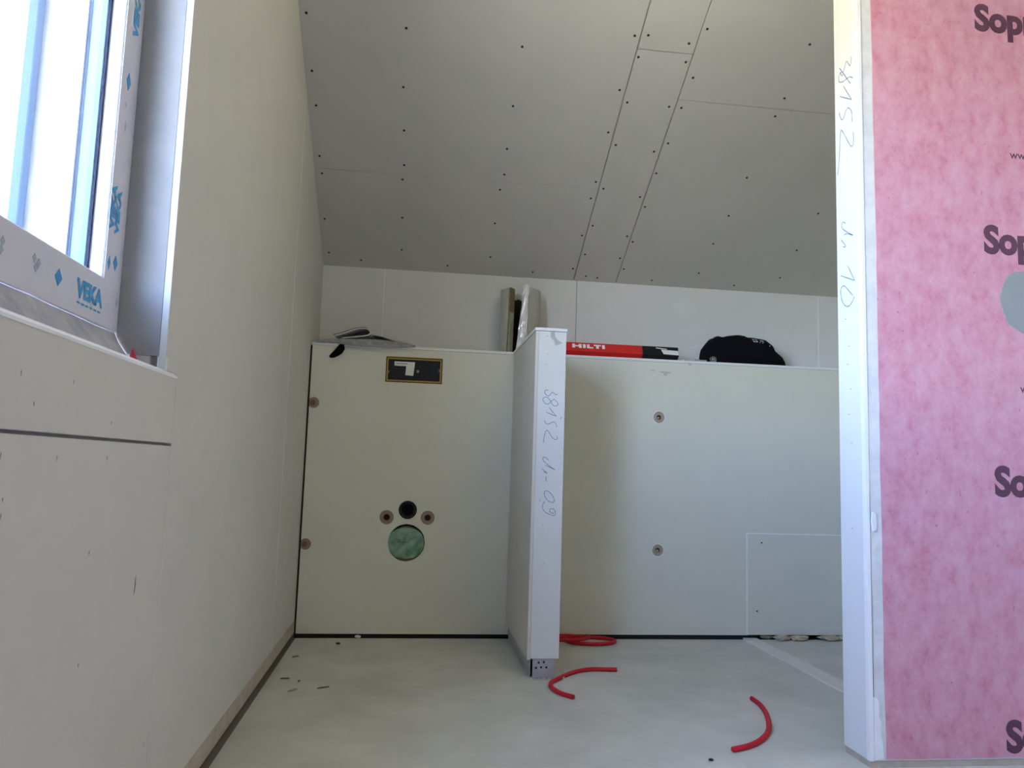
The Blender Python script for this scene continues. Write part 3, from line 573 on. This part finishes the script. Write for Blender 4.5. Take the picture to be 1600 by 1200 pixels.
# pipe insulation shell, open towards the room
pi_ = empty('insulation_shell', (0.487, 3.575, LZ), 'upright foil faced insulation shell standing open behind the stub wall', 'insulation')
IC = Vector((0.482, 3.580)); R0, R1 = 0.060, 0.094; Z0, Z1 = LZ, 1.570
g0, g1 = math.radians(-90-38), math.radians(-90+16)         # edges of the slot
def shell(r0, r1, a0, a1, z0, z1, n, name, mt, amp, parent, nzz=10, twist=0.0):
    mb = MB(); vs = []
    for j in range(nzz+1):
        z = z0+(z1-z0)*j/nzz
        for i in range(n+1):
            for r in (r0, r1):
                a = a0+(a1-a0)*i/n
                rr = r+amp*noise.noise(Vector((math.cos(a)*3, math.sin(a)*3, z*14)))
                tz = z+(0.008*noise.noise(Vector((a*4, 1, 2))) if j == nzz else 0)
                tw = twist*(1-j/nzz)
                vs.append((IC.x+rr*math.cos(a+tw), IC.y+rr*math.sin(a+tw), tz))
    W = 2*(n+1); fs = []
    for j in range(nzz):
        for i in range(n):
            a, b = j*W+2*i, (j+1)*W+2*i
            fs += [(a, b, b+2, a+2), (a+1, a+3, b+3, b+1)]
        for i in (0, n):
            a, b = j*W+2*i, (j+1)*W+2*i
            fs.append((a, a+1, b+1, b))
    for j in (0, nzz):
        for i in range(n): a = j*W+2*i; fs.append((a, a+1, a+3, a+2))
    return mb.add(vs, fs).build(name, mt, parent, smooth=False)
shell(R0+0.001, R1, g1, g0+2*math.pi, Z0, Z1, 40, 'outer_facing', FOILO, 0.004, pi_)
shell(R0-0.006, R0, g1+0.02, g0+2*math.pi-0.02, Z0, Z1-0.03, 32, 'wool_shade_lining', WOOLD, 0.002, pi_)
shell(R0-0.004, R1+0.003, g0-0.05, g0+0.035, Z0, Z1-0.004, 3, 'cut_face', WOOL, 0.003, pi_, 12, -0.10)
# crumpled foil flap on the right hand edge
ff = MB(); vs = []; NJ, NI = 26, 8
for j in range(NJ+1):
    z = Z0+(1.580-Z0)*j/NJ; tt = j/NJ
    xl = 0.452+0.026*min(1, tt*1.25)+0.004*noise.noise(Vector((z*20, 0, 0))); xr = 0.505+0.003*noise.noise(Vector((z*16, 5, 0)))+(0.004 if tt > 0.85 else 0)
    for i in range(NI+1):
        u = i/NI
        vs.append((xl+(xr-xl)*u, 3.484-0.012*math.sin(math.pi*u)+0.006*noise.noise(Vector((u*5, z*38, 3)))+0.003*noise.noise(Vector((u*12, z*90, 8))), z+(0.010*noise.noise(Vector((u*7, 1, 1))) if j == NJ else 0)))
fs = [(j*(NI+1)+i, j*(NI+1)+i+1, (j+1)*(NI+1)+i+1, (j+1)*(NI+1)+i) for j in range(NJ) for i in range(NI)]
n0 = len(vs); vs += [(x, y+0.006, z) for (x, y, z) in vs]
fs += [tuple(q+n0 for q in f[::-1]) for f in fs]
W = NI+1
fs += [(j*W, (j+1)*W, (j+1)*W+n0, j*W+n0) for j in range(NJ)] + [(j*W+NI, j*W+NI+n0, (j+1)*W+NI+n0, (j+1)*W+NI) for j in range(NJ)]
fs += [(i, i+n0, i+1+n0, i+1) for i in range(NI)] + [(NJ*W+i, NJ*W+i+1, NJ*W+i+1+n0, NJ*W+i+n0) for i in range(NI)]
ff.add(vs, fs).build('foil_flap', FOIL, pi_)

# red tool carton
bx = empty('tool_carton', (0.90, 3.49, LZ), 'long red carton with white lettering and a black end on the ledge', 'carton')
def cart(x0, x1, name, mt, g=0.0):
    pr = [(3.478-g, LZ), (3.540+g, LZ), (3.540+g, 1.3180+g), (3.462-g, 1.3195+g), (3.4480-g, 1.2775)]
    return MB().prism(pr, 'x', x0, x1).build(name, mt, bx, 0.0012)
cbody = cart(0.585, 1.0450, 'carton_body', REDC); cend = cart(1.0455, 1.2200, 'carton_end', BLACKP)
uf = (Vector((0, 3.462, 1.3195))-Vector((0, 3.448, 1.2775))).normalized()
def onface(u): p = Vector((0, 3.448, 1.2775))+uf*u; return p.y-0.0004, p.z
LH = 0.0200; L0 = 0.0165; lt = MB()
def face_quad(x0, x1, u0, u1):
    q = [(x, *onface(L0+u*LH)) for x, u in ((x0, u0), (x1, u0), (x1, u1), (x0, u1))]
    lt.add(q+[(a, b+0.0003, c) for a, b, c in q], [(0,1,2,3),(7,6,5,4),(0,4,5,1),(1,5,6,2),(2,6,7,3),(3,7,4,0)])
for x0, x1, u0, u1 in ((0.712,0.725,0,1), (0.743,0.756,0,1), (0.725,0.743,0.34,0.66), (0.762,0.775,0,1), (0.781,0.794,0,1), (0.794,0.811,0,0.34), (0.814,0.848,0.66,1), (0.8245,0.8375,0,0.66), (0.853,0.866,0,1)):
    face_quad(x0, x1, u0, u1)
lt.build('lettering', WHITEP, cbody)
lab = MB(); vs = []
for (x, u) in ((1.146, 0.006), (1.2185, 0.003), (1.2185, 0.026), (1.135, 0.029)): y, z = onface(u); vs.append((x, y, z))
lab.add(vs+[(a, b+0.0003, c) for a, b, c in vs], [(0,1,2,3),(7,6,5,4),(0,4,5,1),(1,5,6,2),(2,6,7,3),(3,7,4,0)]).build('label', PAPERW, cend)
vs = []
for (x, u) in ((1.112, 0.034), (1.165, 0.030), (1.165, 0.034), (1.112, 0.039)): y, z = onface(u); vs.append((x, y, z))
MB().add(vs+[(a, b+0.0003, c) for a, b, c in vs], [(0,1,2,3),(7,6,5,4),(0,4,5,1),(1,5,6,2),(2,6,7,3),(3,7,4,0)]).build('label', PAPERW, cend)

# black cloth bag
BAG = [(1.3640,1.262),(1.3694,1.3202),(1.3747,1.3413),(1.3908,1.363),(1.4087,1.3832),(1.4231,1.3822),(1.4338,1.3957),(1.4555,1.3909),(1.4844,1.3977),(1.5279,1.4042),(1.5569,1.4015),(1.5715,1.3952),(1.597,1.3948),(1.6225,1.3927),(1.659,1.3893),(1.6882,1.3679),(1.7027,1.344),(1.7283,1.3295),(1.7539,1.3114),(1.7721,1.2877),(1.7800,1.262)]
bg_ = empty('cloth_bag', (1.57, 3.53, LZ), 'crumpled black cloth bag with white letters on the ledge', 'bag')
bb = MB(); vs = []; NS = 18
for i, (x, zt) in enumerate(BAG):
    h = zt-LZ; dy = 0.098*(1-abs((x-1.56)/0.235)**3)+0.012
    for k in range(NS+1):
        a = math.pi*k/NS                       # front foot, over the top, rear foot
        ca, sa = math.cos(a), math.sin(a)
        w = abs(ca)**0.75*(1 if ca > 0 else -1); hh = sa**0.6 if sa > 0 else 0
        nn = noise.noise(Vector((x*22, a*2.2, 0.5)))
        vs.append((x, 3.535-dy*w*(1+0.16*nn), LZ+h*hh*(1+0.10*nn*ca*ca)))
fs = [(i*(NS+1)+k, (i+1)*(NS+1)+k, (i+1)*(NS+1)+k+1, i*(NS+1)+k+1) for i in range(len(BAG)-1) for k in range(NS)]
fs += [tuple(range(NS+1)), tuple((len(BAG)-1)*(NS+1)+k for k in range(NS+1))[::-1], tuple([i*(NS+1) for i in range(len(BAG))]+[i*(NS+1)+NS for i in reversed(range(len(BAG)))])]
bag_o = bb.add(vs, fs).build('bag_body', BLACKC, bg_, smooth=True)
# the printed marks follow the bag's surface
bpy.context.view_layer.update()
dg = bpy.context.evaluated_depsgraph_get()
def onbag(x, z, lift=0.0012):
    z -= 0.006
    ok, p, nrm, _ = bag_o.ray_cast(Vector((x, 3.2, z))-rootloc(bag_o), Vector((0, 1, 0)))
    return (p+rootloc(bag_o)+Vector((0, -lift, 0.0004))) if ok else Vector((x, 3.47, z))
def bagmark(quads):
    mb = MB()
    for q in quads: mb.add([onbag(*p) for p in q]+[onbag(p[0], p[1], 0.0002) for p in q], [(0,1,2,3),(0,4,5,1),(1,5,6,2),(2,6,7,3),(3,7,4,0)])
    mb.build('bag_lettering', mat('worn_white', (0.62, 0.62, 0.65), 0.9), bag_o)
bagmark([[(1.587,1.386),(1.591,1.386),(1.593,1.370),(1.589,1.370)], [(1.589,1.374),(1.605,1.372),(1.606,1.368),(1.589,1.370)], [(1.603,1.384),(1.607,1.383),(1.608,1.370),(1.604,1.370)], [(1.596,1.385),(1.605,1.384),(1.605,1.381),(1.596,1.382)]])
bagmark([[(1.619,1.379),(1.637,1.375),(1.637,1.371),(1.619,1.375)], [(1.613,1.368),(1.634,1.366),(1.634,1.364),(1.613,1.366)]])
bagmark([[(1.662,1.356),(1.667,1.355),(1.667,1.350),(1.662,1.351)]])
# small things beside the bag
bl = rock('clear_cap', (1.378, 3.425, LZ+0.0155), (0.017, 0.016, 0.0155), CLEARP, None, 3, 0.03, 2); bl.data.shade_smooth()
tag(bl, 'small clear plastic cap in front of the black bag', 'cap')
mf = MB().tube([(1.290, 3.430, LZ+0.007), (1.312, 3.429, LZ+0.007)], 0.0068, 10).tube([(1.312, 3.429, LZ+0.007), (1.345, 3.427, LZ+0.007)], 0.0045, 10).build('metal_fitting', STEEL, None)
tag(mf, 'small grey metal fitting lying left of the black bag', 'fitting')
for i, (x, s) in enumerate(((1.232, 0.008), (1.247, 0.006), (1.262, 0.005))):
    o = rock('plaster_crumb', (x, 3.43, LZ+s*0.5), (s, s, s*0.55), PLAST, None, 1, 0.3, i, LZ)
    tag(o, ['largest plaster crumb against the black carton end', 'middle plaster crumb by the black carton end', 'smallest plaster crumb, farthest from the black carton end'][i], 'crumb', 'plaster crumbs on the ledge')

# ---------------------------------------------------------------- things on the floor
def conduit(name, pts, r, label, group):
    P = catmull(pts, 14); Q = []
    L = 0.0; Q = [P[0]]
    for a, b in zip(P, P[1:]):
        n = max(1, round((b-a).length/0.0028))
        for k in range(1, n+1): Q.append(a.lerp(b, k/n))
    o = MB().tube(Q, r, 9, False, 0.13).build(name, RED, None, smooth=True)
    return tag(o, label, 'conduit', group)
rr = 0.0078
conduit('conduit_offcut', [(0.784,2.862,rr),(0.735,2.866,rr),(0.681,2.866,rr),(0.620,2.832,rr),(0.567,2.775,rr),(0.512,2.700,rr),(0.500,2.640,rr),(0.516,2.575,rr),(0.551,2.527,rr)], rr, 'curved red conduit offcut by the foot of the stub wall', 'red conduit pieces on the floor')
conduit('conduit_offcut', [(1.141,2.500,rr),(1.136,2.420,rr),(1.103,2.308,rr),(1.053,2.197,rr),(0.996,2.122,rr),(0.938,2.075,rr),(0.882,2.050,rr)], rr, 'curved red conduit offcut alone in the middle of the floor', 'red conduit pieces on the floor')
lp = []
for k in range(25):
    a = math.radians(160+k*30); t = min(1, max(0, (k-7)/9)); t = t*t*(3-2*t)
    lp.append((0.795-0.115*t+0.106*math.cos(a), 3.334+0.066*math.sin(a), 0.0088+0.016*min(1, max(0, (k-10)/5))*(0.35 if math.sin(a) > 0.3 else 1.0)))
conduit('conduit_coil', lp, 0.0082, 'small red conduit coil lying against the installation wall', 'red conduit pieces on the floor')
fs_ = MB().prism([(1.503,3.372),(1.520,3.425),(1.578,3.425),(1.583,2.10),(1.510,2.10)], 'z', 0.0, 0.0060).build('floor_strip', STRIP, None, 0.0006)
tag(fs_, 'pale flat strip on the floor leading to the access panel', 'strip')
fc2 = rock('white_chip', (1.513, 3.335, 0.0045), (0.018, 0.006, 0.0045), CUT, None, 1, 0.2, 4, 0.0); tag(fc2, 'white chip at the end of the pale floor strip', 'chip')
RUB = [((1.690,3.392),(0.036,0.026,0.0135)), ((1.775,3.388),(0.044,0.027,0.0130)), ((1.915,3.390),(0.046,0.028,0.0140)), ((1.737,3.425),(0.02,0.015,0.010)), ((1.632,3.425),(0.030,0.015,0.009)), ((1.990,3.392),(0.030,0.024,0.012))]
RL = ['beige foam lump nearest the pale floor strip, under the access panel', 'flat beige foam lump in the middle under the access panel', 'large beige foam lump close to the partition, under the access panel', 'small foam lump deep between two bigger ones under the access panel', 'long foam lump behind the end of the pale floor strip', 'foam lump farthest right, half hidden by the partition']
for i, (c, s) in enumerate(RUB):
    o = rock('foam_lump', (c[0], c[1], s[2]*0.85), s, STONE, None, 2, 0.55, i*1.3+1, 0.0)
    for v in o.data.vertices: v.co.z = min(v.co.z, 0.0190 if v.co.y > PY-0.004 else 0.03)
    tag(o, RL[i], 'foam lump', 'foam lumps under the installation wall')
SPL = [((-0.391,2.778),0.03,0.1),((-0.340,2.746),0.016,1.2),((-0.346,2.640),0.04,0.9),((-0.252,2.668),0.042,0.5),((-0.400,3.08),0.03,0.7)]
SLB = ['thin dark splinter nearest the left wall strip', 'tiny dark splinter in the middle of the scatter by the left wall', 'pale splinter lying nearest the viewer by the left wall', 'dark splinter farthest from the left wall strip', 'dark splinter in the corner under the installation wall']
for i, ((x, y), L, a) in enumerate(SPL):
    d = Vector((math.cos(a), math.sin(a)))*L/2; w = Vector((-d.y, d.x)).normalized()*0.0035
    o = MB().prism([(x-d.x, y-d.y), (x-d.x*0.3+w.x, y-d.y*0.3+w.y), (x+d.x, y+d.y), (x+d.x*0.2-w.x*0.7, y+d.y*0.2-w.y*0.7)], 'z', 0.0, 0.004).build('wood_splinter', mat('splinter', (0.16, 0.13, 0.10), 0.9) if i != 2 else mat('splinter_pale', (0.33, 0.28, 0.20), 0.9), None)
    tag(o, SLB[i], 'splinter', 'splinters on the floor')
CR = [((-0.262,3.287),0.008,'dark crumb on the floor below the drain hole, left of it', SCREW), ((-0.190,3.405),0.012,'white plaster crumb at the foot of the left installation board', PLAST), ((0.905,3.395),0.007,'white plaster crumb right of the red conduit coil', PLAST), ((0.560,2.765),0.009,'white plaster crumb at the foot of the stub wall', PLAST), ((0.800,1.995),0.006,'dark crumb in front of the red conduit offcut', SCREW)]
for i, (c, s, l, mt) in enumerate(CR):
    tag(rock('plaster_crumb' if mt is PLAST else 'dark_crumb', (c[0], c[1], s*0.55), (s*1.2, s, s*0.6), mt, None, 1, 0.3, i+9, 0.0), l, 'crumb', 'crumbs on the floor')

# ---------------------------------------------------------------- added fill lamp, unseen above the picture, for warm light
LX, LY, LB = 0.80, 1.72, 2.48
lm = empty('fill_lamp', (LX, LY, FZ), 'added unseen globe lamp giving warm fill light', 'lamp')
MB().tube([(LX, LY, FZ), (LX, LY, LB+0.20)], 0.003, 6).build('fill_lamp_cord', BLACKP, lm)
MB().tube([(LX, LY, LB+0.20), (LX, LY, LB+0.15)], 0.017, 14).build('fill_lamp_socket', BLACKP, lm)
em = bpy.data.materials.new('fill_glow'); em.use_nodes = True; eb_ = em.node_tree.nodes['Principled BSDF']
eb_.inputs['Emission Color'].default_value = (1.0, 0.88, 0.36, 1); eb_.inputs['Emission Strength'].default_value = 9.5
rock('fill_lamp_globe', (LX, LY, LB), (0.16, 0.16, 0.16), em, lm, 3, 0.0).data.shade_smooth()
